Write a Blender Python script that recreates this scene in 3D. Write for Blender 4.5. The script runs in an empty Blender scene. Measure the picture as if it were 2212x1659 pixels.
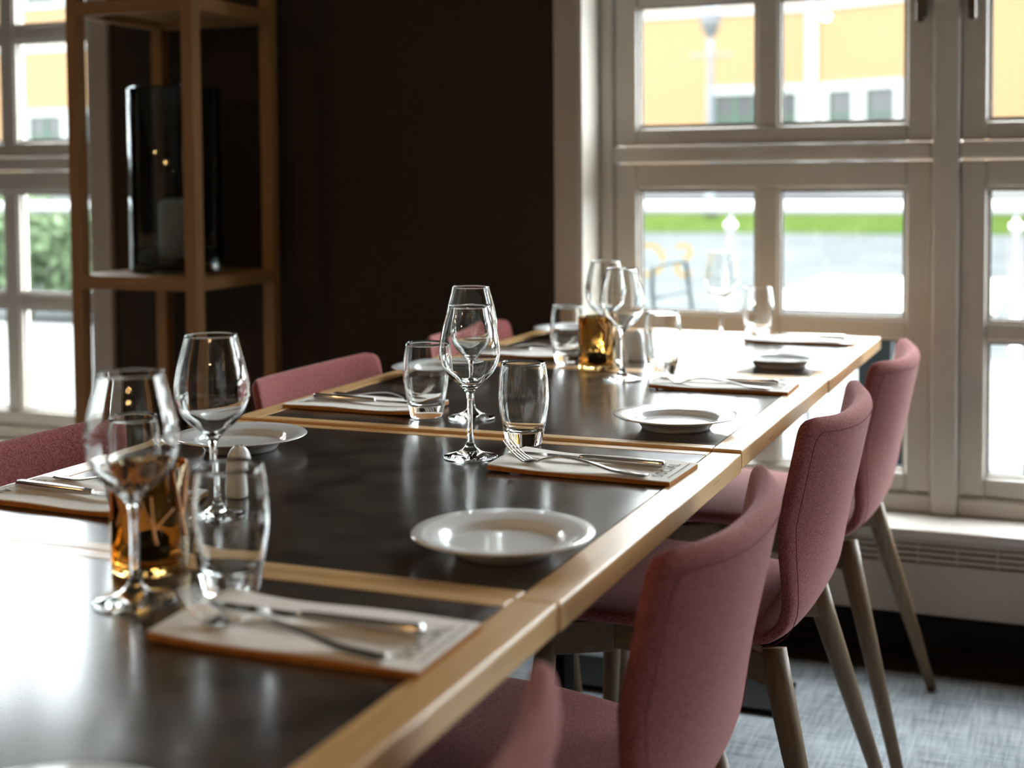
import bpy, bmesh, math, random
from mathutils import Vector, Matrix
random.seed(7)
PI = math.pi
scene = bpy.context.scene
COL = scene.collection

# ------------------------------------------------------------------ camera
cam_d = bpy.data.cameras.new('camera')
cam = bpy.data.objects.new('camera', cam_d); COL.objects.link(cam); scene.camera = cam
CP = Vector((0.4104, -1.1095, 1.1074)); YAW, PITCH, ROLL = -0.3884, 0.0501, -0.0079
_f = Vector((math.sin(YAW)*math.cos(PITCH), math.cos(YAW)*math.cos(PITCH), -math.sin(PITCH)))
_r = Vector((math.cos(YAW), -math.sin(YAW), 0)); _u = _r.cross(_f)
_r2 = _r*math.cos(ROLL) + _u*math.sin(ROLL); _u2 = -_r*math.sin(ROLL) + _u*math.cos(ROLL)
cam.matrix_world = Matrix(((_r2.x, _u2.x, -_f.x, CP.x), (_r2.y, _u2.y, -_f.y, CP.y), (_r2.z, _u2.z, -_f.z, CP.z), (0, 0, 0, 1)))
cam_d.sensor_fit = 'HORIZONTAL'; cam_d.sensor_width = 36.0
cam_d.lens = 2977.57*36/2212
cam_d.shift_x = 0.0; cam_d.shift_y = -(829.5-539.59)/2212
cam_d.clip_start = 0.02; cam_d.clip_end = 200
cam_d.dof.use_dof = True; cam_d.dof.focus_distance = 1.86; cam_d.dof.aperture_fstop = 3.3

# ------------------------------------------------------------------ sky, exposure
world = bpy.data.worlds.new('overcast_sky'); scene.world = world; world.use_nodes = True
wn = world.node_tree.nodes; wl = world.node_tree.links
wbg = wn['Background']; wbg.inputs[0].default_value = (0.90, 0.95, 1.0, 1); wbg.inputs[1].default_value = 20.0
scene.view_settings.view_transform = 'Standard'; scene.view_settings.look = 'None'
scene.view_settings.exposure = 0.58; scene.view_settings.gamma = 1.0; scene.view_settings.use_curve_mapping = False
cy = scene.cycles
cy.use_denoising = True
cy.max_bounces = 18; cy.diffuse_bounces = 6; cy.glossy_bounces = 6; cy.transmission_bounces = 16; cy.transparent_max_bounces = 16
cy.sample_clamp_indirect = 12.0; cy.blur_glossy = 0.3
def portal(name, x, y, z, w, h, rot):
    l = bpy.data.lights.new(name, 'AREA'); l.shape = 'RECTANGLE'; l.size = w; l.size_y = h
    l.cycles.is_portal = True
    o = bpy.data.objects.new(name, l); COL.objects.link(o); o.location = (x, y, z); o.rotation_euler = rot
portal('sky_portal', 0.13, 2.36, 1.25, 1.72, 1.95, (-PI/2, 0, 0))
portal('sky_portal.001', -3.07, 2.36, 1.25, 1.72, 1.95, (-PI/2, 0, 0))
portal('sky_portal.002', 2.15, 2.36, 1.25, 1.72, 1.95, (-PI/2, 0, 0))

# ------------------------------------------------------------------ materials
MATS = {}
def nt(name):
    m = bpy.data.materials.new(name); m.use_nodes = True; MATS[name] = m
    n = m.node_tree.nodes; l = m.node_tree.links
    return m, n, l, n['Principled BSDF']
def pmat(name, col, rough=.5, metal=0., spec=.5, **kw):
    m, n, l, b = nt(name)
    b.inputs['Base Color'].default_value = (*col, 1); b.inputs['Roughness'].default_value = rough
    b.inputs['Metallic'].default_value = metal; b.inputs['Specular IOR Level'].default_value = spec
    for k, v in kw.items(): b.inputs[k.replace('_', ' ')].default_value = v
    return m
def noise_col(n, l, b, c0, c1, scale, mapping=(1, 1, 1), detail=6, p0=.3, p1=.7, bump=0., rough=None, dist=0.002):
    tc = n.new('ShaderNodeTexCoord'); mp = n.new('ShaderNodeMapping'); mp.inputs['Scale'].default_value = mapping
    l.new(tc.outputs['Object'], mp.inputs['Vector'])
    t = n.new('ShaderNodeTexNoise'); t.inputs['Scale'].default_value = scale; t.inputs['Detail'].default_value = detail
    l.new(mp.outputs[0], t.inputs['Vector'])
    r = n.new('ShaderNodeValToRGB'); r.color_ramp.elements[0].position = p0; r.color_ramp.elements[1].position = p1
    r.color_ramp.elements[0].color = (*c0, 1); r.color_ramp.elements[1].color = (*c1, 1)
    l.new(t.outputs['Fac'], r.inputs['Fac']); l.new(r.outputs['Color'], b.inputs['Base Color'])
    if bump:
        bp = n.new('ShaderNodeBump'); bp.inputs['Strength'].default_value = bump; bp.inputs['Distance'].default_value = dist
        l.new(t.outputs['Fac'], bp.inputs['Height']); l.new(bp.outputs['Normal'], b.inputs['Normal'])
    if rough:
        mr = n.new('ShaderNodeMapRange'); mr.inputs['To Min'].default_value = rough[0]; mr.inputs['To Max'].default_value = rough[1]
        l.new(t.outputs['Fac'], mr.inputs['Value']); l.new(mr.outputs['Result'], b.inputs['Roughness'])
    return t, mp
def oak(name, c0, c1, axis, rough=(.34, .5)):
    m, n, l, b = nt(name)
    mp = [90, 90, 90]; mp['xyz'.index(axis)] = 3
    noise_col(n, l, b, c0, c1, 1.0, tuple(mp), 8, .25, .75, .35, rough, .0006)
    return m
OAKL, OAKD = (.74, .47, .21), (.57, .335, .135)
for a in 'xyz': oak('oak_'+a, OAKD, OAKL, a, (.20, .42)).node_tree.nodes['Principled BSDF'].inputs['Specular IOR Level'].default_value = .8
for a in 'xyz': oak('leg_oak_'+a, (.125, .075, .036), (.20, .125, .062), a, (.38, .55))
for a in 'xyz': oak('pine_'+a, (.27, .13, .042), (.36, .185, .065), a, (.45, .6))
# dark laminate of the table tops
m, n, l, b = nt('laminate')
noise_col(n, l, b, (.036, .029, .0235), (.090, .073, .059), 16, (1, 1, 1), 12, .3, .74, .06, (.15, .23), .0005)
b.inputs['Specular IOR Level'].default_value = .7
# rose wool
m, n, l, b = nt('rose_wool')
t, mp = noise_col(n, l, b, (.125, .030, .030), (.39, .135, .130), 430, (1, 1, 1), 4, .28, .72, .5, None, .0010)
b.inputs['Roughness'].default_value = .95; b.inputs['Specular IOR Level'].default_value = .15
b.inputs['Sheen Weight'].default_value = .22; b.inputs['Sheen Roughness'].default_value = .4; b.inputs['Sheen Tint'].default_value = (.95, .70, .68, 1)
pmat('seam_thread', (.17, .05, .052), .95, 0, .05)
pmat('porcelain', (.80, .81, .80), .12, 0, .5, Coat_Weight=.3, Coat_Roughness=.05)
pmat('steel', (.62, .60, .57), .14, 1.0)
pmat('black_steel', (.008, .008, .008), .9, 0, .06)
pmat('shade_black', (.006, .005, .005), .9)  # colour for the painted shade in the radiator recess
pmat('brushed_steel', (.55, .56, .57), .3, 1.0)
m, n, l, b = nt('napkin_paper'); noise_col(n, l, b, (.80, .77, .71), (.88, .86, .81), 120, (1, 1, 1), 4, .3, .7, .15, None, .0004); b.inputs['Roughness'].default_value = .85; b.inputs['Specular IOR Level'].default_value = .2
m, n, l, b = nt('kraft_paper'); noise_col(n, l, b, (.33, .13, .032), (.44, .19, .055), 90, (1, 1, 1), 4, .3, .7, .15, None, .0004); b.inputs['Roughness'].default_value = .8; b.inputs['Specular IOR Level'].default_value = .2
pmat('print_ink', (.22, .20, .16), .8, 0, .2)
m, n, l, b = nt('brown_wall'); noise_col(n, l, b, (.034, .0235, .0165), (.042, .0295, .0205), 40, (1, 1, 1), 6, .3, .7, .08, None, .001); b.inputs['Roughness'].default_value = .75; b.inputs['Specular IOR Level'].default_value = .25
m, n, l, b = nt('frame_paint'); noise_col(n, l, b, (.52, .48, .42), (.56, .52, .46), 6, (1, 1, 1), 3, .3, .7, .03, (.32, .42), .0005)
m, n, l, b = nt('casing_paint'); noise_col(n, l, b, (.46, .39, .32), (.50, .43, .36), 6, (1, 1, 1), 3, .3, .7, .03, (.4, .5), .0005)
pmat('gasket', (.03, .035, .035), .6)
pmat('ceiling_paint', (.60, .56, .50), .9); pmat('light_plaster', (.50, .44, .37), .85)
m, n, l, b = nt('floor_wood'); noise_col(n, l, b, (.018, .011, .007), (.045, .027, .016), 1.0, (3, 60, 60), 8, .3, .7, .2, (.4, .6), .001)
# woven grey carpet
m, n, l, b = nt('carpet_weave')
tc = n.new('ShaderNodeTexCoord')
t1 = n.new('ShaderNodeTexNoise'); t1.inputs['Scale'].default_value = 5; t1.inputs['Detail'].default_value = 8; t1.inputs['Roughness'].default_value = .62
mp1 = n.new('ShaderNodeMapping'); mp1.inputs['Scale'].default_value = (160, 9, 1); t2 = n.new('ShaderNodeTexNoise'); t2.inputs['Scale'].default_value = 1; t2.inputs['Detail'].default_value = 4
mp2 = n.new('ShaderNodeMapping'); mp2.inputs['Scale'].default_value = (9, 160, 1); t3 = n.new('ShaderNodeTexNoise'); t3.inputs['Scale'].default_value = 1; t3.inputs['Detail'].default_value = 4
for a in (mp1, mp2): l.new(tc.outputs['Object'], a.inputs[0])
l.new(tc.outputs['Object'], t1.inputs['Vector']); l.new(mp1.outputs[0], t2.inputs['Vector']); l.new(mp2.outputs[0], t3.inputs['Vector'])
def mth(op, a, b2, v=None):
    q = n.new('ShaderNodeMath'); q.operation = op; l.new(a, q.inputs[0])
    if b2 is None: q.inputs[1].default_value = v
    else: l.new(b2, q.inputs[1])
    return q.outputs[0]
s = mth('ADD', mth('MULTIPLY', t1.outputs['Fac'], None, .9), mth('ADD', t2.outputs['Fac'], t3.outputs['Fac']))
s = mth('DIVIDE', s, None, 2.9)
r = n.new('ShaderNodeValToRGB'); r.color_ramp.elements[0].position = .36; r.color_ramp.elements[1].position = .62
r.color_ramp.elements[0].color = (.10, .115, .13, 1); r.color_ramp.elements[1].color = (.36, .385, .41, 1)
l.new(s, r.inputs[0]); l.new(r.outputs[0], b.inputs['Base Color']); b.inputs['Roughness'].default_value = .95; b.inputs['Specular IOR Level'].default_value = .1
bp = n.new('ShaderNodeBump'); bp.inputs['Strength'].default_value = .5; bp.inputs['Distance'].default_value = .002; l.new(s, bp.inputs['Height']); l.new(bp.outputs[0], b.inputs['Normal'])
# clear drinking glass
def glassmat(name, col, ior=1.5, rough=0.):
    m = bpy.data.materials.new(name); m.use_nodes = True; MATS[name] = m
    n = m.node_tree.nodes; l = m.node_tree.links; n.remove(n['Principled BSDF'])
    g = n.new('ShaderNodeBsdfGlass'); g.inputs['Color'].default_value = (*col, 1); g.inputs['IOR'].default_value = ior; g.inputs['Roughness'].default_value = rough
    l.new(g.outputs[0], n['Material Output'].inputs['Surface'])
    return m
glassmat('clear_glass', (.985, .99, .985)); glassmat('smoked_glass', (.72, .76, .78), 1.48)
glassmat('amber_glass', (.88, .74, .50), 1.47)
# thin sheet glass: clear with mirror reflection at its surface
def sheet(name, tint, f0=.04):
    m = bpy.data.materials.new(name); m.use_nodes = True; MATS[name] = m
    n = m.node_tree.nodes; l = m.node_tree.links; n.remove(n['Principled BSDF'])
    tr = n.new('ShaderNodeBsdfTransparent'); tr.inputs[0].default_value = (*tint, 1)
    gl = n.new('ShaderNodeBsdfGlossy'); gl.inputs['Roughness'].default_value = 0.0
    lw = n.new('ShaderNodeLayerWeight'); lw.inputs['Blend'].default_value = .5; mx = n.new('ShaderNodeMixShader')
    pw = n.new('ShaderNodeMath'); pw.operation = 'POWER'; pw.inputs[1].default_value = 5.0; l.new(lw.outputs['Facing'], pw.inputs[0])
    ma = n.new('ShaderNodeMath'); ma.operation = 'MULTIPLY_ADD'; ma.inputs[1].default_value = .9; ma.inputs[2].default_value = f0; l.new(pw.outputs[0], ma.inputs[0])
    l.new(ma.outputs[0], mx.inputs[0]); l.new(tr.outputs[0], mx.inputs[1]); l.new(gl.outputs[0], mx.inputs[2])
    l.new(mx.outputs[0], n['Material Output'].inputs['Surface'])
sheet('window_glass', (.97, .985, .975)); sheet('balustrade_glass', (.93, .96, .945), .006)
pmat('wax', (.80, .76, .66), .5, 0, .4, Subsurface_Weight=.2)
pmat('wick', (.03, .03, .03), .9)
# outside
m, n, l, b = nt('yellow_boards')
tc = n.new('ShaderNodeTexCoord'); wv = n.new('ShaderNodeTexWave'); wv.wave_type = 'BANDS'; wv.bands_direction = 'X'; wv.inputs['Scale'].default_value = 1.6; wv.inputs['Distortion'].default_value = 0
l.new(tc.outputs['Object'], wv.inputs['Vector']); rr = n.new('ShaderNodeValToRGB'); rr.color_ramp.elements[0].position = .0; rr.color_ramp.elements[1].position = .12
rr.color_ramp.elements[0].color = (.094, .055, .027, 1); rr.color_ramp.elements[1].color = (.118, .0740, .0390, 1); l.new(wv.outputs['Fac'], rr.inputs[0]); l.new(rr.outputs[0], b.inputs['Base Color']); b.inputs['Roughness'].default_value = .8
pmat('white_trim', (0.1394, 0.1394, 0.1369), .6); pmat('green_trim', (.026, .045, .031), .6); pmat('house_pane', (.02, .02, .02), .3, 0, .15)
pmat('plinth_stone', (.08, .078, .075), .85)
m, n, l, b = nt('grass'); noise_col(n, l, b, (.015, .027, .0035), (.027, .039, .0075), 2.5, (1, 1, 1), 8, .3, .7, .4, None, .05); b.inputs['Roughness'].default_value = .9
m, n, l, b = nt('asphalt'); noise_col(n, l, b, (.0360, .0360, .0370), (.0460, .0460, .0475), 1.2, (1, 1, 1), 8, .3, .7, .1, None, .01); b.inputs['Roughness'].default_value = .85
m, n, l, b = nt('terrace_stone'); noise_col(n, l, b, (0.0935, 0.0926, 0.0909), (0.1105, 0.1096, 0.1080), 3, (1, 1, 1), 8, .3, .7, .1, None, .005); b.inputs['Roughness'].default_value = .7
pmat('white_laminate', (.20, .20, .198), .45); pmat('white_rail', (.20, .20, .20), .45); pmat('dark_metal', (.018, .026, .03), .6, 0, .1)
pmat('yellow_vinyl', (.16, .095, .014), .6); pmat('lamp_iron', (.028, .033, .038), .6)
pmat('opal_glass', (.07, .072, .075), .4)
m, n, l, b = nt('leaf_green'); noise_col(n, l, b, (.035, .058, .024), (.10, .125, .075), 8, (1, 1, 1), 3, .3, .7); b.inputs['Roughness'].default_value = .7
pmat('bark', (.12, .08, .05), .9)
pmat('outer_wall', (.25, .24, .21), .9)
pmat('brass', (.75, .45, .15), .3, 1.0)
def emis(name, col, st):
    m = bpy.data.materials.new(name); m.use_nodes = True; MATS[name] = m
    n = m.node_tree.nodes; l = m.node_tree.links; n.remove(n['Principled BSDF'])
    e = n.new('ShaderNodeEmission'); e.inputs[0].default_value = (*col, 1); e.inputs[1].default_value = st
    l.new(e.outputs[0], n['Material Output'].inputs['Surface'])
emis('warm_bulb', (1.0, .55, .22), 330.0)

for _k in ('yellow_boards', 'white_trim', 'green_trim', 'plinth_stone', 'grass', 'asphalt', 'terrace_stone', 'leaf_green', 'yellow_vinyl'):
    MATS[_k].node_tree.nodes['Principled BSDF'].inputs['Specular IOR Level'].default_value = .02
# ------------------------------------------------------------------ mesh helpers
def link(name, me, mat, parent=None, loc=None, smooth=None):
    o = bpy.data.objects.new(name, me); COL.objects.link(o)
    if mat and not me.materials: me.materials.append(MATS[mat])
    if parent: o.parent = parent
    if loc: o.location = loc
    if smooth: me.polygons.foreach_set('use_smooth', [True]*len(me.polygons))
    return o
def tag(o, label=None, cat=None, group=None, kind=None):
    if label: o['label'] = label
    if cat: o['category'] = cat
    if group: o['group'] = group
    if kind: o['kind'] = kind
    return o
def empty(name, loc=(0, 0, 0), rz=0.):
    o = bpy.data.objects.new(name, None); COL.objects.link(o); o.location = loc; o.rotation_euler = (0, 0, rz); o.empty_display_size = .05
    return o
def bm_mesh(bm, name):
    me = bpy.data.meshes.new(name); bm.normal_update(); bm.to_mesh(me); bm.free(); return me
def add_box(bm, x0, x1, y0, y1, z0, z1, bev=0., seg=2):
    vs = [bm.verts.new(p) for p in ((x0, y0, z0), (x1, y0, z0), (x1, y1, z0), (x0, y1, z0), (x0, y0, z1), (x1, y0, z1), (x1, y1, z1), (x0, y1, z1))]
    fs = [bm.faces.new([vs[i] for i in q]) for q in ((0, 3, 2, 1), (4, 5, 6, 7), (0, 1, 5, 4), (1, 2, 6, 5), (2, 3, 7, 6), (3, 0, 4, 7))]
    if bev:
        es = list({e for f in fs for e in f.edges})
        bmesh.ops.bevel(bm, geom=es, offset=bev, segments=seg, affect='EDGES', profile=.5)
def box(name, mat, parent, x0, x1, y0, y1, z0, z1, bev=0., seg=2):
    bm = bmesh.new(); add_box(bm, x0, x1, y0, y1, z0, z1, bev, seg)
    return link(name, bm_mesh(bm, name), mat, parent)
def add_lathe(bm, prof, n=48, cx=0., cy=0.):
    rings = []
    for r, z in prof:
        if r < 1e-6: rings.append([bm.verts.new((cx, cy, z))])
        else: rings.append([bm.verts.new((cx+r*math.cos(2*PI*i/n), cy+r*math.sin(2*PI*i/n), z)) for i in range(n)])
    for a, b in zip(rings, rings[1:]):
        for i in range(n):
            j = (i+1) % n
            if len(a) == 1 and len(b) == 1: continue
            if len(a) == 1: bm.faces.new((a[0], b[j], b[i]))
            elif len(b) == 1: bm.faces.new((a[i], a[j], b[0]))
            else: bm.faces.new((a[i], a[j], b[j], b[i]))
def lathe(name, mat, parent, prof, n=48, loc=None):
    bm = bmesh.new(); add_lathe(bm, prof, n); bmesh.ops.recalc_face_normals(bm, faces=bm.faces[:])
    return link(name, bm_mesh(bm, name), mat, parent, loc, True)
def spline(pts, m=6):
    out = []
    for i in range(len(pts)-1):
        p0 = pts[max(i-1, 0)]; p1 = pts[i]; p2 = pts[i+1]; p3 = pts[min(i+2, len(pts)-1)]
        for k in range(m):
            t = k/m
            out.append(tuple(.5*((2*b)+(-a+c)*t+(2*a-5*b+4*c-d)*t*t+(-a+3*b-3*c+d)*t**3) for a, b, c, d in zip(p0, p1, p2, p3)))
    out.append(tuple(pts[-1])); return out
def add_tube(bm, pts, rad, n=10, closed=False):
    pts = [Vector(p) for p in pts]; N = len(pts); rings = []
    rad = rad if isinstance(rad, (list, tuple)) else [rad]*N
    up = Vector((0, 0, 1)); prev = None
    for i, p in enumerate(pts):
        if closed: d = pts[(i+1) % N]-pts[i-1]
        else: d = pts[min(i+1, N-1)]-pts[max(i-1, 0)]
        d.normalize()
        if prev is None: a = d.cross(up) if abs(d.dot(up)) < .95 else d.cross(Vector((1, 0, 0)))
        else: a = prev-d*prev.dot(d)
        a.normalize(); b = d.cross(a); prev = a
        rings.append([bm.verts.new(p+(a*math.cos(2*PI*k/n)+b*math.sin(2*PI*k/n))*rad[i]) for k in range(n)])
    for i in range(N if closed else N-1):
        A = rings[i]; B = rings[(i+1) % N]
        for k in range(n): bm.faces.new((A[k], A[(k+1) % n], B[(k+1) % n], B[k]))
    if not closed:
        bm.faces.new(rings[0][::-1]); bm.faces.new(rings[-1])
def tube(name, mat, parent, pts, rad, n=10, closed=False):
    bm = bmesh.new(); add_tube(bm, pts, rad, n, closed); bmesh.ops.recalc_face_normals(bm, faces=bm.faces[:])
    return link(name, bm_mesh(bm, name), mat, parent, None, True)
def smooth_by_angle(o, ang=35):
    me = o.data; bm = bmesh.new(); bm.from_mesh(me)
    for e in bm.edges: e.smooth = len(e.link_faces) == 2 and e.calc_face_angle(4) < math.radians(ang)
    for f in bm.faces: f.smooth = True
    bm.to_mesh(me); bm.free()
def beam(name, mat, parent, a, b, w, h, bev=.003):
    """square bar from a to b, w across (horizontal), h tall"""
    a = Vector(a); b = Vector(b); d = (b-a); L = d.length; d.normalize()
    s = Vector((0, 0, 1)).cross(d); s.normalize(); u = d.cross(s)
    bm = bmesh.new(); add_box(bm, 0, L, -w/2, w/2, -h/2, h/2, bev)
    M = Matrix(((d.x, s.x, u.x, a.x), (d.y, s.y, u.y, a.y), (d.z, s.z, u.z, a.z), (0, 0, 0, 1)))
    bmesh.ops.transform(bm, matrix=M, verts=bm.verts[:])
    return link(name, bm_mesh(bm, name), mat, parent)
def copy_tree(o, parent=None):
    c = o.copy(); COL.objects.link(c); c.parent = parent
    for ch in list(o.children): copy_tree(ch, c)
    return c
def place(proto, used, loc, rz):
    o = proto if not used else copy_tree(proto)
    used.append(1); o.location = loc; o.rotation_euler = (0, 0, rz); return o

# ------------------------------------------------------------------ room shell
YW = 2.125           # inner face of the window wall
XL, XR, YN, ZC = -5.2, 4.2, -5.6, 2.75
tag(box('floor', 'floor_wood', None, XL, XR, YN, 2.30, -.10, -.004), kind='structure')
tag(box('ceiling', 'ceiling_paint', None, XL, XR, YN, 2.35, ZC, ZC+.1), kind='structure')
carp = box('carpet', 'carpet_weave', None, -4.2, 3.2, -5.2, 2.02, -.004, .004)
tag(carp, 'grey-blue woven carpet lying under the dining tables and chairs', 'carpet')
OPEN = [(-3.93, -2.21), (-.73, .99), (1.29, 3.01)]     # window openings in the far wall
Z0, Z1 = .313, 2.24
bm = bmesh.new(); xs = [XL]+[v for p in OPEN for v in p]+[XR]
for i in range(0, len(xs), 2): add_box(bm, xs[i], xs[i+1], YW, 2.35, 0, ZC)
for a, b in OPEN:
    add_box(bm, a, b, YW, 2.35, Z1, ZC); add_box(bm, a, b, 2.20, 2.35, 0, Z0-.02)
tag(link('wall_far', bm_mesh(bm, 'wall_far'), 'brown_wall'), kind='structure')
tag(box('wall_left', 'brown_wall', None, XL-.1, XL, YN, 2.35, 0, ZC), kind='structure')
tag(box('wall_near', 'light_plaster', None, XL, XR, YN-.1, YN, 0, ZC), kind='structure')
# right wall with a long band of daylight openings
bm = bmesh.new()
RO = []; ys = [YN]+[v for p in RO for v in p]+[2.35]
for i in range(0, len(ys), 2): add_box(bm, XR, XR+.2, ys[i], ys[i+1], 0, ZC)
for a, b in RO: add_box(bm, XR, XR+.2, a, b, 0, .45); add_box(bm, XR, XR+.2, a, b, 2.24, ZC)
tag(link('wall_right', bm_mesh(bm, 'wall_right'), 'brown_wall'), kind='structure')
for i, (a, b) in enumerate(RO):
    portal('sky_portal.%03d' % (i+3), XR+.18, (a+b)/2, 1.35, 1.7, 1.8, (0, PI/2, 0))
    w = tag(empty('window_%d' % (i+4), (XR+.1, (a+b)/2, .45)), kind='structure')
    h = (b-a)/2
    for y0, y1, z0, z1 in ((-h, -h+.07, 0, 1.79), (h-.07, h, 0, 1.79), (-.035, .035, 0, 1.79), (-h, h, 0, .07), (-h, h, 1.72, 1.79), (-h, h, .86, .93)):
        box('frame_bar', 'frame_paint', w, -.03, .03, y0, y1, z0, z1)
    for y0, y1 in ((-h+.07, -.035), (.035, h-.07)):
        box('pane', 'window_glass', w, -.003, .003, y0, y1, .07, 1.72)

# windows in the far wall
YS = 2.255           # room-side face of the sashes
def sash(win, x0, x1, z0, z1, rails, side_handle=None):
    """one sash of 2 x 2 panes; rails = z edges of the two pane rows"""
    s = empty('sash'); s.parent = win
    yb = YS+.055
    xm = (x0+x1)/2; cols = [(x0+.058, xm-.0255), (xm+.0255, x1-.058)]
    rows = rails
    bars = [('stile', x0, cols[0][0], z0, z1), ('stile', cols[1][1], x1, z0, z1),
            ('rail', cols[0][0], cols[1][1], z0, rows[0][0]), ('rail', cols[0][0], cols[1][1], rows[1][1], z1),
            ('muntin', cols[0][1], cols[1][0], rows[0][0], rows[1][1]),
            ('muntin', cols[0][0], cols[0][1], rows[0][1], rows[1][0]), ('muntin', cols[1][0], cols[1][1], rows[0][1], rows[1][0])]
    for nme, a, b, c, d in bars:
        box(nme, 'frame_paint', s, a, b, YS+(.006 if nme == 'muntin' else 0), yb, c, d, .005)
    for (a, b) in cols:
        for (c, d) in rows:
            box('pane', 'window_glass', s, a-.003, b+.003, YS+.030, YS+.036, c-.003, d+.003)
            bm = bmesh.new()   # thin bead and dark gasket round the glass
            t = .007
            for q in ((a, a+t, c, d), (b-t, b, c, d), (a+t, b-t, c, c+t), (a+t, b-t, d-t, d)): add_box(bm, q[0], q[1], YS+.012, YS+.0295, q[2], q[3])
            link('glazing_bead', bm_mesh(bm, 'glazing_bead'), 'frame_paint', s)
            bm = bmesh.new(); t = .004
            for q in ((a+.007, a+.007+t, c, d), (b-.007-t, b-.007, c, d), (a, b, c+.007, c+.007+t), (a, b, d-.007-t, d-.007)): add_box(bm, q[0], q[1], YS+.024, YS+.0298, q[2], q[3])
            link('gasket', bm_mesh(bm, 'gasket'), 'gasket', s)
    if side_handle is not None:
        hx = side_handle
        bm = bmesh.new(); add_box(bm, hx-.011, hx+.011, YS-.014, YS, 1.48, 1.62, .004)
        add_box(bm, hx-.008, hx+.008, YS-.040, YS-.012, 1.58, 1.605, .004); add_box(bm, hx-.009, hx+.009, YS-.052, YS-.034, 1.465, 1.61, .005)
        link('window_handle', bm_mesh(bm, 'window_handle'), 'brass_dark', s)
    return s
pmat('brass_dark', (.10, .075, .05), .45, .6)
LOW = [(.404, .727), (.768, 1.086)]; UPP = [(1.235, 1.549), (1.592, 1.906)]
for wi, (a, b) in enumerate(OPEN):
    w = tag(empty('window_%d' % (wi+1)), kind='structure')
    # casing boards on the wall round the opening, then the reveal
    for x0, x1 in ((a-.062, a), (b, b+.062)): box('casing', 'casing_paint', w, x0, x1, YW-.018, YW+.002, .29, Z1+.062, .003)
    box('casing', 'casing_paint', w, a, b, YW-.018, YW+.002, Z1, Z1+.062, .003)
    for x0, x1 in ((a, a+.012), (b-.012, b)): box('reveal', 'frame_paint', w, x0, x1, YW-.015, YS+.08, Z0, Z1)
    box('reveal', 'frame_paint', w, a+.012, b-.012, YW-.015, YS+.08, Z1-.012, Z1)
    c = (a+b)/2
    for x0, x1 in ((a+.012, a+.048), (b-.048, b-.012)): box('frame_jamb', 'frame_paint', w, x0, x1, YS-.012, YS+.09, Z0, Z1, .006)
    box('mullion', 'frame_paint', w, c-.030, c+.030, YS-.022, YS+.09, Z0, Z1, .006)
    for x0, x1 in ((a+.048, c-.030), (c+.030, b-.048)):
        box('transom', 'frame_paint', w, x0, x1, YS-.014, YS+.09, 1.149, 1.191, .008)
        box('frame_rail', 'frame_paint', w, x0, x1, YS-.012, YS+.09, Z0, .357, .006)
        box('frame_rail', 'frame_paint', w, x0, x1, YS-.012, YS+.09, 1.952, Z1, .006)
        sash(w, x0+.001, x1-.001, .359, 1.147, LOW)
        sash(w, x0+.001, x1-.001, 1.193, 1.95, UPP, (x1-.027 if x0 < c-.1 else x0+.027))
    box('sill', 'frame_paint', w, a-.02, b+.02, 2.088, YS+.10, .290, .3125, .006)

# radiator covers under the windows
for wi, (a, b) in enumerate(OPEN[:2]):
    rc = empty('radiator_cover', ((a+b)/2, 2.10, 0)); h = (b-a)/2
    tag(rc, ['painted radiator cover with slotted grille under the window beside the shelf stand', 'painted radiator cover with slotted grille under the window behind the pink chairs'][wi], 'radiator cover')
    box('front_panel', 'casing_paint', rc, -h, h, 0, .012, .115, .232, .002)
    box('top_rail', 'casing_paint', rc, -h, h, 0, .012, .277, .2895, .002)
    for k in range(3): box('slat', 'casing_paint', rc, -h, h, .002, .010, .2365+k*.0138, .2455+k*.0138, .001)
    for k in range(20):
        x = -h+.045+k*(2*h-.09)/19; box('divider', 'casing_paint', rc, x-.002, x+.002, .0, .0095, .232, .277)
    box('recess_shade', 'shade_black', rc, -h, h, .070, .080, .02, .285)  # near-black sheet painting the shade behind and below the cover
    for x in (-h, h-.012): box('side_panel', 'casing_paint', rc, x, x+.012, .012, .07, .115, .2895)

# ------------------------------------------------------------------ dining tables
TH = .74
def make_table():
    t = empty('dining_table')
    W, L, e, th = .80, .70, .042, .026
    box('tabletop', 'laminate', t, -W/2+e, W/2-e, -L/2+.024, L/2-.024, TH-th, TH-.0005)
    for s in (-1, 1):
        x0, x1 = sorted((s*W/2, s*(W/2-e+.0006))); box('edge_board', 'oak_y', t, x0, x1, -L/2, L/2, TH-th, TH, .0022)
        y0, y1 = sorted((s*L/2, s*(L/2-.0234))); box('end_board', 'oak_x', t, -W/2+e, W/2-e, y0, y1, TH-th, TH, .0015)
    box('column', 'black_steel', t, -.026, .026, -.026, .026, .012, TH-th-.006, .003)
    box('base_plate', 'black_steel', t, -.26, .26, -.09, .09, .004, .013, .003)
    box('top_plate', 'black_steel', t, -.15, .15, -.15, .15, TH-th-.007, TH-th, .001)
    return t
tp = make_table(); used = []
for x, y, rz, dz, lab in ((-.402, -.352, 0.0, 0, 'nearest dark-topped table with worn oak edging, under the big blurred fork'),
                      (-.4, .349, 0.0, 0, 'second dark-topped table from the camera, joined to the nearest one, carrying the sharp fork'),
                      (-.4005, 1.0505, .002, .004, 'third dark-topped oak-edged table, carrying the amber holder nearer the window'),
                      (-.398, 1.752, -.002, .004, 'farthest dark-topped oak-edged table standing against the window')):
    o = place(tp, used, (x, y, dz if dz else 0), rz); tag(o, lab, 'table', 'four joined dining tables')
TZ = {0: TH, 1: TH, 2: TH+.004, 3: TH+.004}
def tz(y): return TH+.004 if y > .70 else TH

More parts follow.
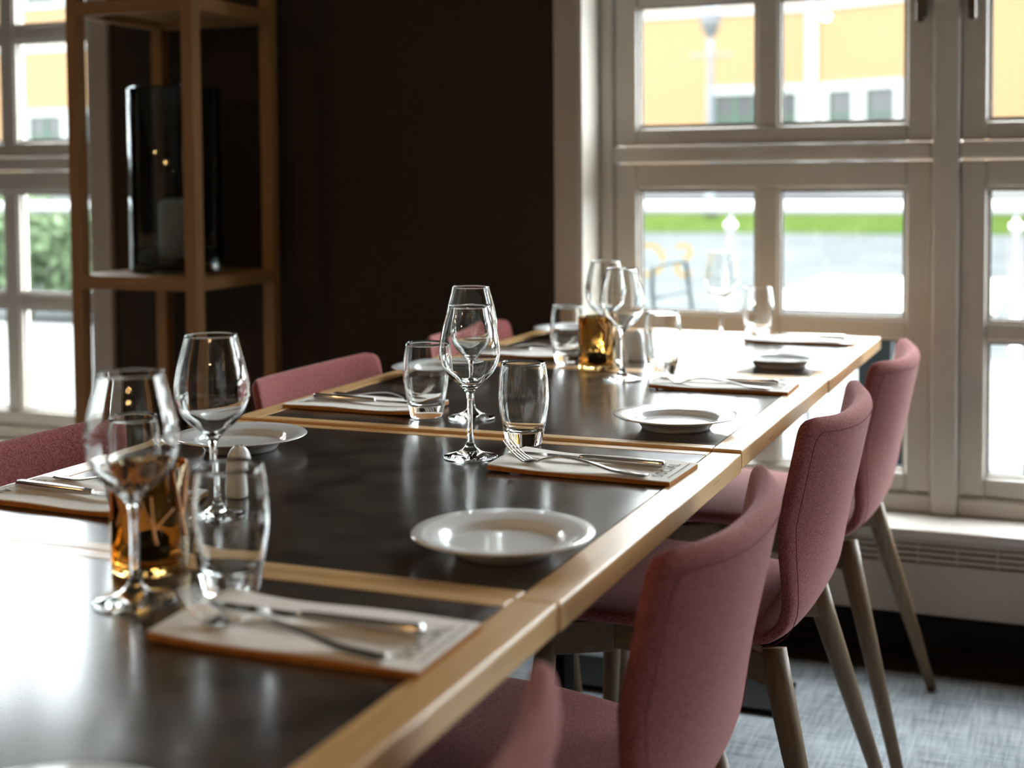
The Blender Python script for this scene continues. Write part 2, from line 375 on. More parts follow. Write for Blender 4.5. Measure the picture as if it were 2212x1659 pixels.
# ------------------------------------------------------------------ chairs
def shell_part(name, parent, prof, width, curve, thick, end0, end1, mat='rose_wool'):
    """flat padded band along prof (b,z); width(s), curve(s) = forward offset of the side edges"""
    N = len(prof); bm = bmesh.new(); rings = []
    P = [Vector((p[0], 0, p[1])) for p in prof]
    cum = [0]
    for i in range(1, N): cum.append(cum[-1]+(P[i]-P[i-1]).length)
    T = cum[-1]; NS = 26
    for i in range(N):
        d = P[min(i+1, N-1)]-P[max(i-1, 0)]; d.normalize(); nrm = Vector((-d.z, 0, d.x))   # points up on the seat, forward on the back
        s = cum[i]/T
        w = width(s, cum[i], T-cum[i])/2; h = thick/2
        for dist, e in ((cum[i], end0), (T-cum[i], end1)):
            if e and dist < h: h *= math.sqrt(max(0.02, 1-(1-dist/(thick/2))**2))
        ring = []
        for k in range(2*NS):
            a = 2*PI*k/(2*NS)
            ca, sa = math.cos(a), math.sin(a)
            # super-ellipse: flat faces, round rims
            lx = math.copysign(abs(ca)**(.55), ca); lt = math.copysign(abs(sa)**(.55), sa)
            lat = lx*w
            # keep rims circular
            rim = thick*.5
            if abs(lat) > w-rim: lt = math.copysign(min(abs(lt), math.sqrt(max(0., 1-((abs(lat)-(w-rim))/rim)**2))), lt) if abs(lt) > 1e-6 else 0
            u = lat/w if w > 0 else 0
            off = curve(s)*abs(lat/.22)**2.4
            ring.append(bm.verts.new(P[i]+nrm*(lt*h+off)+Vector((0, lat, 0))))
        rings.append(ring)
    M = 2*NS
    for A, B in zip(rings, rings[1:]):
        for k in range(M): bm.faces.new((A[k], A[(k+1) % M], B[(k+1) % M], B[k]))
    bm.faces.new(rings[0][::-1]); bm.faces.new(rings[-1])
    bmesh.ops.recalc_face_normals(bm, faces=bm.faces[:])
    return link(name, bm_mesh(bm, name), mat, parent, None, True)
def resample(pts, step):
    out = [Vector(pts[0])]; acc = 0
    for a, b in zip(pts, pts[1:]):
        a = Vector(a); b = Vector(b); L = (b-a).length
        t = step-acc
        while t <= L:
            out.append(a+(b-a)*t/L); t += step
        acc = (acc+L) % step
    if (out[-1]-Vector(pts[-1])).length > step*.3: out.append(Vector(pts[-1]))
    else: out[-1] = Vector(pts[-1])
    return out
def make_chair():
    c = empty('dining_chair')
    # local +x = rearwards, y = sideways
    seat_c = spline([(-.195, .432), (-.178, .447), (-.13, .456), (-.03, .455), (.06, .447), (.125, .442), (.165, .444)], 10)
    back_c = spline([(.150, .4425), (.178, .447), (.205, .462), (.223, .490), (.234, .53), (.249, .60), (.266, .68), (.283, .762)], 10)
    seat_p = resample(seat_c, .004 if False else .007); back_p = resample(back_c, .006)
    def ws(s, d0, d1):
        w = .445-.055*s*s
        if d0 < .05: w -= .05*(1-math.sqrt(max(0, 1-(1-d0/.05)**2)))*1.0
        return w
    def wb(s, d0, d1):
        w = .392+.045*min(1, s*2.2)
        r = .025
        if d1 < r: w -= 2*r*(1-math.sqrt(max(0., 1-(1-d1/r)**2)))
        return w
    shell_part('seat', c, seat_p, ws, lambda s: .004*s, .034, True, False)
    bk = shell_part('backrest', c, back_p, wb, lambda s: .048*min(1, max(0, (s-.08)/.5)), .030, False, True)
    # stitched seam just inside the rim of the rear face
    Pp = [Vector((p[0], 0, p[1])) for p in back_p]; cum = [0]
    for i in range(1, len(Pp)): cum.append(cum[-1]+(Pp[i]-Pp[i-1]).length)
    T = cum[-1]; idx = []
    top_i = max(i for i in range(len(Pp)) if T-cum[i] > .013)
    cor_i = max(i for i in range(len(Pp)) if T-cum[i] > .036)
    for i in range(3, cor_i, 3): idx.append((i, -(wb(cum[i]/T, cum[i], T-cum[i])/2-.0115)))
    wt = wb(.9, 1, .05)/2-.0115
    for q in range(1, 4): idx.append((cor_i+round((top_i-cor_i)*math.sin(q*PI/8)), -wt+.022*(1-math.cos(q*PI/8))))
    idx += [(top_i, -wt+.03+(2*wt-.06)*q/10) for q in range(11)]
    full = idx+[(i, -l) for i, l in idx[::-1][11:]]
    pts = []
    for i, lat in full:
        d = (Pp[i+1]-Pp[i-1]).normalized(); nrm = Vector((-d.z, 0, d.x)); s = cum[i]/T
        off = .048*min(1, max(0, (s-.08)/.5))*abs(lat/.22)**2.4
        pts.append(Pp[i]+nrm*(-.0149+off)+Vector((0, lat, 0)))
    tube('seam', 'seam_thread', bk, pts, .0006, 5)
    # legs
    for sy in (-1, 1):
        tube('leg', 'leg_oak_z', c, [(.188, sy*.175, .428), (.197, sy*.184, .380), (.300, sy*.272, .0055)], [.0175, .0195, .0105], 14)
        tube('leg', 'leg_oak_z', c, [(-.165, sy*.168, .432), (-.168, sy*.172, .36), (-.195, sy*.215, .0035)], [.0165, .0175, .0105], 14)
        beam('side_rail', 'leg_oak_x', c, (-.095, sy*.115, .402), (.115, sy*.115, .398), .024, .044)
        beam('bracket', 'leg_oak_x', c, (-.168, sy*.168, .400), (-.075, sy*.118, .402), .026, .052)
        beam('bracket', 'leg_oak_x', c, (.192, sy*.178, .395), (.095, sy*.118, .400), .024, .046)
    beam('cross_rail', 'leg_oak_y', c, (-.02, -.115, .402), (-.02, .115, .402), .03, .03)
    beam('cross_rail', 'leg_oak_y', c, (.09, -.115, .400), (.09, .115, .400), .03, .03)
    return c
cp = make_chair(); used = []
CX = -.172
for x, y, rz, lab, g in ((CX, -.43, 0, 'nearest pink wool chair, only its blurred back corner showing at the bottom edge', 'right row'),
                      (CX, .285, 0, 'pink wool chair on the right side, second from the camera, large curved back in front', 'right row'),
                      (CX, 1.015, 0, 'pink wool chair on the right side with sharp fuzzy back, third from the camera', 'right row'),
                      (CX+.008, 1.655, 0, 'pink wool chair on the right side standing nearest the window', 'right row'),
                      (-.80-CX, .275, PI, 'burgundy-looking pink chair on the left side, at the left edge of the picture', 'left row'),
                      (-.80-CX, 1.075, PI, 'pink chair across the table with its lit front facing the camera, beside the shelf stand', 'left row'),
                      (-.80-CX, 1.755, PI, 'pink chair across the table seen through the paired wine glasses, nearest the wall', 'left row')):
    o = place(cp, used, (x, y, .004), rz); tag(o, lab, 'chair', 'pink wool dining chairs')

# ------------------------------------------------------------------ plates
def make_plate():
    prof = [(0, .0035), (.045, .0035), (.0475, .0), (.0495, .0), (.0515, .004), (.056, .0095), (.064, .0140), (.078, .0170), (.0905, .0192), (.0915, .0202), (.0905, .0212),
            (.078, .0192), (.064, .0168), (.0615, .0158), (.0595, .0128), (.0580, .0104), (.0560, .0093), (.050, .0088), (.02, .0086), (0, .0086)]
    p = lathe('side_plate', 'porcelain', None, prof, 72); return p
pp = make_plate(); used = []
PL = [((-.112, .138), 'white plate on the second table, in front of the sharp fork'),
      ((-.128, .835), 'white plate on the third table, beside the right edge'),
      ((-.117, 1.545), 'white plate on the farthest table, close to the window'),
      ((-.100, -.545), 'white plate cut off by the bottom left corner of the picture'),
      ((-.655, .498), 'white plate on the left behind the tall wine glasses'),
      ((-.680, 1.20), 'white plate mostly hidden behind the left water glass of the third table'),
      ((-.672, 1.905), 'white plate at the far left corner by the brown wall')]
for (x, y), lab in PL:
    o = place(pp, used, (x, y, tz(y)), 0); tag(o, lab, 'plate', 'white side plates')

# ------------------------------------------------------------------ napkins with print
def text_mesh(body, size, name, off=0.):
    cu = bpy.data.curves.new(name, 'FONT'); cu.body = body; cu.size = size; cu.align_x = 'CENTER'; cu.align_y = 'CENTER'; cu.extrude = .0001; cu.offset = off; cu.space_character = 1.25
    o = bpy.data.objects.new(name, cu); COL.objects.link(o)
    bpy.context.view_layer.update()
    me = bpy.data.meshes.new_from_object(o.evaluated_get(bpy.context.evaluated_depsgraph_get()))
    bpy.data.objects.remove(o); bpy.data.curves.remove(cu); me.materials.clear(); return me
def make_napkin():
    nk = empty('napkin')
    # local +u = x towards the diner, v = y to the diner's right
    Lh, Wh = .1225, .060
    nu, nv = 24, 12
    def zs(u, v, z):   # soft lift of the inner end corners
        q = max(0, (-u/Lh-.35)/.65)
        return z*(1+.1*math.sin(u*40))+.0035*q*q*(1.0 if v > 0 else .6)
    def slab(name, mat, z0, z1, inset, du=0.):
        bm = bmesh.new(); top = []; bot = []
        for i in range(nu+1):
            for j in range(nv+1):
                u = -Lh+inset+2*(Lh-inset)*i/nu; v = -Wh+inset+2*(Wh-inset)*j/nv
                if i == 0: u += .010*abs(j/nv-.45)
                top.append(bm.verts.new((u+du, v, zs(u, v, z1)))); bot.append(bm.verts.new((u+du, v, zs(u, v, z0) if z0 > 0 else 0.0002+max(0, zs(u, v, 0)))))
        I = lambda i, j: i*(nv+1)+j
        for i in range(nu):
            for j in range(nv):
                bm.faces.new((top[I(i, j)], top[I(i+1, j)], top[I(i+1, j+1)], top[I(i, j+1)])); bm.faces.new((bot[I(i, j)], bot[I(i, j+1)], bot[I(i+1, j+1)], bot[I(i+1, j)]))
        for i in range(nu):
            for j, fl in ((0, 0), (nv, 1)):
                q = (top[I(i, j)], bot[I(i, j)], bot[I(i+1, j)], top[I(i+1, j)]); bm.faces.new(q if not fl else q[::-1])
        for j in range(nv):
            for i, fl in ((0, 1), (nu, 0)):
                q = (top[I(i, j)], bot[I(i, j)], bot[I(i, j+1)], top[I(i, j+1)]); bm.faces.new(q if not fl else q[::-1])
        bmesh.ops.recalc_face_normals(bm, faces=bm.faces[:])
        return link(name, bm_mesh(bm, name), mat, nk)
    slab('pouch_back', 'kraft_paper', 0.0, .0050, .0)
    slab('pouch_front', 'napkin_paper', .0052, .0066, .0005)
    me = text_mesh('SOCIAL', .020, 'print'); o = link('printed_word', me, 'print_ink', nk, (.1005, 0, .0069)); o.rotation_euler = (0, 0, PI/2)
    o['label'] = 'faint grey printed word'
    bm = bmesh.new(); v = -.042
    while v < .042:
        w = random.uniform(.003, .007); add_box(bm, .1145, .1160, v, v+w, .0066, .0069); v += w+.0022
    link('small_print', bm_mesh(bm, 'small_print'), 'print_ink', nk)
    return nk
def make_fork():
    f = empty('fork')
    # local: handle end at +x, tines at -x, length .205
    path = spline([(.100, .0022), (.085, .0022), (.055, .0035), (.020, .0095), (-.015, .0125), (-.040, .0085), (-.052, .0045)], 8)
    wid = lambda x: .0033+.0042*max(0, min(1, (x-.0)/.09))+.0030*max(0, (-x-.035)/.017)**1.5 if x > -.052 else .009
    def strip(name, pts, wfun, tfun, yoff=lambda x: 0):
        bm = bmesh.new(); R = []
        for i, (x, z) in enumerate(pts):
            w = wfun(x); t = tfun(x); y = yoff(x)
            ring = []
            for k in range(12):
                a = 2*PI*k/12; ring.append(bm.verts.new((x, y+math.copysign(abs(math.cos(a))**.7, math.cos(a))*w, z+math.sin(a)*t)))
            R.append(ring)
        for A, B in zip(R, R[1:]):
            for k in range(12): bm.faces.new((A[k], A[(k+1) % 12], B[(k+1) % 12], B[k]))
        bm.faces.new(R[0][::-1]); bm.faces.new(R[-1]); bmesh.ops.recalc_face_normals(bm, faces=bm.faces[:])
        return link(name, bm_mesh(bm, name), 'steel', f, None, True)
    strip('handle', path, wid, lambda x: .0018)
    head = spline([(-.050, .0050), (-.058, .0030), (-.066, .0026), (-.072, .0034)], 6)
    strip('head', head, lambda x: .0052+.0072*min(1, max(0, (-x-.046)/.018))**.8, lambda x: .0013)
    tine = spline([(-.070, .0030), (-.078, .0066), (-.090, .0150), (-.102, .0268)], 8)
    for k in range(4):
        y0 = (k-1.5)*.0064
        strip('tine', tine, lambda x: .0017-.0007*max(0, (-x-.07)/.034), lambda x: .0011, lambda x, y0=y0: y0*(1-.06*max(0, (-x-.07)/.034)))
    return f
def make_knife():
    k = empty('table_knife')
    bm = bmesh.new(); R = []
    for x, w, h in ((.104, .0035, .0030), (.1025, .0058, .0046), (.098, .0064, .0050), (.05, .0056, .0046), (0., .0046, .0040), (-.008, .0040, .0034), (-.012, .0030, .0024)):
        R.append([bm.verts.new((x, math.copysign(abs(math.cos(a))**.6, math.cos(a))*w, .0050+math.copysign(abs(math.sin(a))**.6, math.sin(a))*h)) for a in [2*PI*q/14 for q in range(14)]])
    for A, B in zip(R, R[1:]):
        for q in range(14): bm.faces.new((A[q], A[(q+1) % 14], B[(q+1) % 14], B[q]))
    bm.faces.new(R[0][::-1]); bm.faces.new(R[-1]); bmesh.ops.recalc_face_normals(bm, faces=bm.faces[:])
    link('handle', bm_mesh(bm, 'handle'), 'steel', k, None, True)
    pts = [(-.010, -.0030), (-.018, -.0062), (-.06, -.0082), (-.090, -.0078), (-.103, -.004), (-.108, .003), (-.100, .0068), (-.06, .0074), (-.016, .0056), (-.010, .0028)]
    bm = bmesh.new(); top = [bm.verts.new((x, y, .0052)) for x, y in pts]; bot = [bm.verts.new((x, y, .0040)) for x, y in pts]
    bm.faces.new(top); bm.faces.new(bot[::-1])
    for q in range(len(pts)): bm.faces.new((top[q], bot[q], bot[(q+1) % len(pts)], top[(q+1) % len(pts)]))
    bmesh.ops.recalc_face_normals(bm, faces=bm.faces[:])
    link('blade', bm_mesh(bm, 'blade'), 'steel', k)
    return k
nk, fk, kn = make_napkin(), make_fork(), make_knife(); un, uf, uk = [], [], []
SET = [((-.158, -.152), 0.01, 'on the nearest table', 'large and blurred in the foreground'),
       ((-.156, .535), -.03, 'on the second table, in sharp focus', 'in front of the paired wine glasses'),
       ((-.156, 1.245), .02, 'on the third table', 'beside the amber candle holder farther away'),
       ((-.152, 1.965), .0, 'on the farthest table by the window', 'under the bright window'),
       ((-.655, .172), PI-.05, 'at the left edge of the picture', 'opposite the nearest amber holder'),
       ((-.648, .852), PI-.04, 'in front of the lit pink chair across the table', 'left of the water glass'),
       ((-.655, 1.555), PI-.02, 'at the far left by the brown wall', 'behind the sharp paired wine glasses')]
for (x, y), rz, where, ext in SET:
    z = tz(y)+.0002
    o = place(nk, un, (x, y, z), rz); tag(o, 'cream and kraft paper cutlery pouch '+where, 'napkin', 'paper cutlery pouches')
    R = Matrix.Rotation(rz, 3, 'Z'); c = Vector((x, y, z+.0073))
    p = R @ Vector((-.008, -.036, 0)); o = place(fk, uf, c+p, rz-.16); tag(o, 'steel fork with raised tines '+where, 'fork', 'steel table forks')
    p = R @ Vector((-.008, .008, 0)); o = place(kn, uk, c+p, rz-.02); tag(o, 'steel knife lying beside a fork '+where, 'knife', 'steel table knives')

# ------------------------------------------------------------------ glassware
def make_wine():
    outer = [(.0, .0), (.030, .0), (.0355, .0006), (.0362, .0016), (.0350, .0026), (.026, .0048), (.014, .0090), (.0070, .0160), (.0044, .0260), (.0038, .045), (.0038, .070), (.0046, .082), (.0075, .0895), (.0135, .0965), (.0238, .1052), (.0338, .1165), (.0392, .1300), (.0406, .1420), (.0394, .156), (.0352, .1760), (.0305, .1930), (.0284, .2020)]
    inner = [(.0272, .2022), (.0292, .1930), (.0339, .1760), (.0381, .156), (.0393, .1420), (.0379, .1300), (.0325, .1173), (.0222, .1070), (.0120, .0990), (.005, .0960), (0, .0953)]
    prof = [outer[0], outer[1]]+spline(outer[2:], 3)+[(.0279, .2030)]+spline(inner, 3)
    return lathe('wine_glass', 'clear_glass', None, prof, 72)
def make_tumbler():
    outer = [(0, .0), (.0215, .0), (.0240, .0012), (.0258, .006), (.0300, .026), (.0345, .055), (.0352, .072), (.0338, .094), (.0308, .115)]
    inner = [(.0292, .1152), (.0322, .094), (.0335, .072), (.0325, .055), (.0275, .030), (.0225, .0215), (.012, .0185), (0, .0178)]
    prof = [outer[0], outer[1]]+spline(outer[2:], 4)+[(.0300, .1160)]+spline(inner, 4)
    return lathe('water_glass', 'clear_glass', None, prof, 72)
wg, tg = make_wine(), make_tumbler(); uw, ut = [], []
for (x, y), lab in (((-.352, -.128), 'large blurred wine glass in front of the nearest amber holder'),
                    ((-.459, .149), 'wine glass standing in front of the left white plate and the shelf stand'),
                    ((-.332, .553), 'sharp wine glass in front of the pair at the middle of the picture'),
                    ((-.444, .810), 'rear wine glass of the pair at the middle of the picture'),
                    ((-.350, 1.275), 'wine glass in front of the amber holder farther from the camera'),
                    ((-.452, 1.487), 'wine glass behind the amber holder farther from the camera'),
                    ((-.322, 1.915), 'faint wine glass against the bright window on the farthest table')):
    o = place(wg, uw, (x, y, tz(y)), random.random()); tag(o, lab, 'wine glass', 'empty wine glasses')
for (x, y), lab in (((-.288, -.075), 'large blurred water glass behind the nearest fork'),
                    ((-.534, .110), 'water glass seen through the blurred wine glass at the left'),
                    ((-.298, .660), 'sharp water glass behind the tines of the sharp fork'),
                    ((-.514, .795), 'water glass left of the paired wine glasses at the middle'),
                    ((-.520, 1.452), 'water glass left of the amber holder farther from the camera'),
                    ((-.303, 1.375), 'water glass right of the amber holder farther from the camera'),
                    ((-.262, 2.02), 'water glass beside the farthest wine glass by the window')):
    o = place(tg, ut, (x, y, tz(y)), random.random()); tag(o, lab, 'water glass', 'empty water glasses')

# amber candle holders with a tea light inside
def make_holder():
    h = empty('candle_holder')
    prof = [(0, 0), (.0345, 0), (.0360, .0015), (.0365, .006), (.0368, .100), (.0362, .1012), (.0350, .1012), (.0342, .100), (.0338, .012), (.032, .0085), (0, .0085)]
    lathe('holder_body', 'amber_glass', h, prof, 64)
    t = lathe('tea_light', 'black_steel', h, [(0, .0095), (.0185, .0095), (.019, .0100), (.019, .022), (.0183, .022), (.018, .0195), (0, .0195)], 32)
    lathe('wick', 'wick', t, [(0, .0192), (.0006, .0192), (.0006, .027), (0, .027)], 8)
    # relief twigs running up the glass
    rnd = random.Random(11)
    def tw(a, z, da, dz, r, depth):
        pts = []; n = 6
        for q in range(n+1):
            u = q/n; aa = a+da*u+.05*math.sin(3*u+a*5); zz = z+dz*u
            if zz > .098: break
            pts.append((.0364*math.cos(aa), .0364*math.sin(aa), zz))
        if len(pts) < 3: return
        tube('twig', 'copper_twig', h, pts, [r*(1-.55*q/len(pts)) for q in range(len(pts))], 6)
        if depth:
            for k in range(2):
                u = rnd.uniform(.25, .7); tw(a+da*u+.05*math.sin(3*u+a*5), z+dz*u, rnd.choice((-1, 1))*rnd.uniform(.25, .6), dz*rnd.uniform(.4, .65), r*.75, depth-1)
    for k in range(7): tw(k*2*PI/7+rnd.uniform(-.3, .3), rnd.uniform(.022, .05), rnd.uniform(-.5, .5), rnd.uniform(.045, .07), .0017, 1)
    return h
pmat('copper_twig', (.95, .52, .24), .4, .0)
hp = make_holder(); used = []
for (x, y), lab in (((-.404, -.037), 'amber glass candle holder with twig pattern on the nearest table'), ((-.440, 1.400), 'amber glass candle holder on the third table behind a wine glass')):
    o = place(hp, used, (x, y, tz(y)), 1.0+y); tag(o, lab, 'candle holder', 'amber candle holders')
# white salt shakers
def make_shaker():
    s = empty('salt_shaker')
    prof = [(0, 0), (.0150, 0), (.0172, .002), (.0175, .012), (.0160, .032), (.0135, .048), (.0095, .057), (.0045, .0612), (0, .0618)]
    lathe('shaker_body', 'porcelain', s, [prof[0]]+spline(prof[1:], 4), 40)
    bm = bmesh.new()
    for k in range(5):
        a = 2*PI*k/5; add_lathe(bm, [(0, .0612), (.0009, .0612), (.0009, .0619), (0, .0619)], 8, .004*math.cos(a), .004*math.sin(a))
    link('pour_holes', bm_mesh(bm, 'pour_holes'), 'wick', s)
    return s
sp = make_shaker(); used = []
for (x, y), lab in (((-.405, 1.545), 'white ceramic shaker between the amber holder and a water glass far down the table'), ((-.490, .245), 'white ceramic shaker showing just above the rim of the large blurred water glass')):
    o = place(sp, used, (x, y, tz(y)), 0); tag(o, lab, 'salt shaker', 'white shakers')

# ------------------------------------------------------------------ wooden shelf stand, vase and candle
st = empty('shelf_stand', (-1.758, 1.888, 0)); tag(st, 'open wooden shelf stand of square posts holding a smoked vase, by the brown wall', 'shelf')
hw, p = .190, .034
for sx in (-1, 1):
    for sy in (-1, 1):
        x0, x1 = sorted((sx*hw, sx*(hw-p))); y0, y1 = sorted((sy*hw, sy*(hw-p)))
        box('post', 'pine_z', st, x0, x1, y0, y1, .004 if True else 0, 2.25, .002)
for lv, zt in enumerate((.20, .877, 1.562, 2.24)):
    for s in (-1, 1):
        y0, y1 = sorted((s*hw, s*(hw-.03))); box('rail', 'pine_x', st, -hw+p, hw-p, y0, y1, zt-.034, zt, .001)
        x0, x1 = sorted((s*hw, s*(hw-.03))); box('rail', 'pine_y', st, x0, x1, -hw+p, hw-p, zt-.034, zt, .001)
    box('shelf_board', 'pine_x', st, -hw+.031, hw-.031, -hw+.031, hw-.031, zt-.014, zt-.001, .001)
vz = .8765
vs = lathe('glass_vase', 'smoked_glass', None, [(0, 0), (.110, 0), (.117, .004), (.1185, .012), (.1185, .474), (.1165, .478), (.1145, .474), (.1145, .030), (.108, .024), (0, .022)], 72, (-1.768, 1.895, vz))
tag(vs, 'tall dark smoked glass cylinder vase standing on the wooden shelf', 'vase')
cd = empty('pillar_candle', (-1.768, 1.900, vz+.0225)); tag(cd, 'cream pillar candle standing inside the dark glass vase', 'candle')
lathe('candle_body', 'wax', cd, [(0, 0), (.046, 0), (.048, .002), (.048, .130), (.044, .137), (.036, .138), (0, .134)], 40)
lathe('wick', 'wick', cd, [(0, .133), (.0012, .133), (.0012, .148), (0, .148)], 8)

# ------------------------------------------------------------------ pendant lamps over the room behind the camera
def make_pendant():
    l = empty('pendant_lamp')
    tube('cord', 'black_steel', l, [(0, 0, 0), (0, 0, -.62)], .003, 8)
    lathe('canopy', 'black_steel', l, [(0, 0), (.05, 0), (.05, -.02), (0, -.025)], 32)
    lathe('lamp_shade', 'black_steel', l, [(.03, -.60), (.06, -.62), (.13, -.74), (.128, -.74), (.058, -.625), (.03, -.605)], 40)
    lathe('bulb', 'warm_bulb', l, [(0, -.76), (.02, -.755), (.032, -.735), (.030, -.71), (.015, -.68), (.012, -.65), (0, -.65)], 24)
    return l
lp = make_pendant(); used = []
for (x, y), lab in (((-.9, -2.2), 'black pendant lamp with warm bulb hanging behind the camera on the left'), ((1.0, -2.6), 'black pendant lamp with warm bulb hanging behind the camera in the middle'), ((-2.6, -1.6), 'black pendant lamp with warm bulb hanging over the left of the room')):
    o = place(lp, used, (x, y, ZC-.0005), 0); tag(o, lab, 'lamp', 'warm pendant lamps')

# ------------------------------------------------------------------ outside: terrace
tag(box('terrace', 'terrace_stone', None, -14, 9, 2.36, 7.75, -.16, -.02), kind='structure')
tag(box('facade_outside', 'outer_wall', None, -14, XL, 2.30, 2.35, -.1, 6), kind='structure')
# balustrade
bl = empty('balustrade', (-2, 7.5, -.02)); tag(bl, 'white handrail with glass panels and steel posts round the terrace outside', 'railing')
tube('handrail', 'white_rail', bl, [(-11, 0, .945), (10, 0, .945)], .040, 16)
posts = [-9.7+1.703*k for k in range(11)]
off = (-1.614+2)-posts[5]; posts = [q+off for q in posts]
for x in posts:
    lathe('post', 'brushed_steel', bl, [(0, 0), (.05, 0), (.05, .01), (.024, .012), (.024, .80), (.036, .81), (.036, .85), (.012, .86), (.012, .92), (0, .92)], 20, (x, 0, 0))
for a, b in zip(posts, posts[1:]): box('glass_panel', 'balustrade_glass', bl, a+.06, b-.06, -.006, .006, .08, .86)
me = text_mesh('SOCIAL', .31, 'sign_word', -.004); o = link('sign_word', me, 'yellow_vinyl', bl, (-.47, -.0075, .595)); o.rotation_euler = (PI/2, 0, PI); o['label'] = 'yellow lettering on the glass, seen from behind'
o.scale = (1, 1, 1)
# outdoor table
ot = empty('terrace_table', (-.155, 3.66, -.02)); tag(ot, 'white-topped table on the terrace just outside the window', 'table')
box('tabletop', 'white_laminate', ot, -.36, .36, -.70, .70, .727, .745, .003); box('edge_band', 'dark_metal', ot, -.35, .35, -.69, .69, .708, .7268)
for y in (-.45, .45):
    box('column', 'dark_metal', ot, -.05, .05, y-.02, y+.02, .012, .708); box('foot', 'dark_metal', ot, -.26, .26, y-.03, y+.03, 0, .012)
def make_wire_chair():
    c = empty('wire_chair')
    for s in (-1, 1):
        y = s*.225
        tube('sled_leg', 'dark_metal', c, spline([(-.20, y, .43), (-.22, y, .2), (-.225, y, .03), (-.19, y, .008), (.19, y, .008), (.225, y, .03), (.215, y, .25), (.23, y, .45), (.26, y*.95, .70), (.265, y*.88, .785)], 6), .0085, 8)
    tube('back_rail', 'dark_metal', c, spline([(.265, -.2, .785), (.268, -.17, .80), (.272, 0, .805), (.268, .17, .80), (.265, .2, .785)], 5), .0085, 8)
    for z in (.56, .68): tube('back_wire', 'dark_metal', c, [(.235+(z-.45)*.09, -.218, z), (.25+(z-.45)*.09, 0, z), (.235+(z-.45)*.09, .218, z)], .006, 8)
    for x in (-.2, .22): tube('seat_rail', 'dark_metal', c, [(x, -.225, .435), (x, .225, .435)], .008, 8)
    for k in range(9): box('seat_slat', 'white_laminate', c, -.215+k*.048, -.178+k*.048, -.215, .215, .440, .452, .002)
    return c
wc = make_wire_chair(); used = []
for x, y, rz, lab in ((-.80, 3.25, PI, 'dark wire-framed terrace chair left of the outdoor table, pale against the paving'), (.50, 3.30, 0, 'dark wire-framed terrace chair seen low through the window at the right edge'),
                      (.58, 3.95, .05, 'dark wire-framed terrace chair behind the one at the right edge'), (-.78, 4.05, PI-.06, 'dark wire-framed terrace chair at the far left corner of the outdoor table')):
    o = place(wc, used, (x, y, -.02), rz); tag(o, lab, 'chair', 'wire chairs on the terrace')

# ------------------------------------------------------------------ outside: street, bank, houses
def ground(name, mat, ys, x0=-60, x1=40, kind='structure', th=.3):
    bm = bmesh.new(); t = []; b = []
    for y, z in ys:
        t.append((bm.verts.new((x0, y, z)), bm.verts.new((x1, y, z)))); b.append((bm.verts.new((x0, y, z-th)), bm.verts.new((x1, y, z-th))))
    for i in range(len(ys)-1):
        bm.faces.new((t[i][0], t[i][1], t[i+1][1], t[i+1][0])); bm.faces.new((b[i][0], b[i+1][0], b[i+1][1], b[i][1]))
        for q in (0, 1): bm.faces.new((t[i][q], t[i+1][q], b[i+1][q], b[i][q]) if q == 0 else (t[i][q], b[i][q], b[i+1][q], t[i+1][q]))
    for i in (0, -1): bm.faces.new((t[i][0], b[i][0], b[i][1], t[i][1]))
    bmesh.ops.recalc_face_normals(bm, faces=bm.faces[:])
    return tag(link(name, bm_mesh(bm, name), mat), kind=kind)
ground('street', 'asphalt', [(7.75, -.30), (12, -.12), (19, .31)])
ground('grass_bank', 'grass', [(19, .33), (20.5, .42), (22.6, .52)])
ground('pavement', 'asphalt', [(22.6, .52), (26.4, .90)])

def house_window(par, M, x0, x1, z0, z1, nx, nz, trim=.16):
    """window on the local facade (x along the wall, y=0 face, -y outward)"""
    w = empty('house_window'); w.parent = par
    for a, b, c, d in ((x0-trim, x0, z0-.10, z1+trim), (x1, x1+trim, z0-.10, z1+trim), (x0, x1, z1, z1+trim), (x0, x1, z0-.10, z0)):
        box('trim_board', 'white_trim', w, a, b, -.06, .0, c, d)
    box('pane', 'house_pane', w, x0, x1, -.005, .01, z0, z1)
    for i in range(nx+1):
        x = x0+(x1-x0)*i/nx; box('glazing_bar', 'green_trim', w, max(x0, x-.035), min(x1, x+.035), -.03, -.0055, z0, z1)
    for k in range(nz+1):
        z = z0+(z1-z0)*k/nz; box('glazing_bar', 'green_trim', w, x0, x1, -.028, -.0052, max(z0, z-.03), min(z1, z+.03))
    return w
def facade(name, label, origin, ang, length, wins, bands=(4.35,), x_start=0., top=4.95, pil=None):
    f = empty(name, origin, ang); tag(f, label, 'building')
    box('wall', 'yellow_boards', f, x_start, length, .0, .25, .95, top); box('plinth', 'plinth_stone', f, x_start, length, -.05, .25, .5, .95)
    for z in bands: box('band', 'white_trim', f, x_start, length, -.04, -.0001, z, z+.15)
    box('roof', 'plinth_stone', f, x_start, length, -.3, 1.2, top, top+.12)
    for q in wins: house_window(f, None, *q)
    for x in (pil or []): box('corner_board', 'white_trim', f, x-.22, x-.001, -.06, -.0001, .95, top)
    return f
H0 = facade('yellow_house', 'yellow boarded house front with white trim facing the terrace from across the street', (-4.25, 26, 0), 0, 0,
       [(-2.03, -.40, 1.35, 2.78, 4, 3), (-6.4, -4.6, 1.35, 2.78, 4, 3)], x_start=-9, pil=(-.0,))
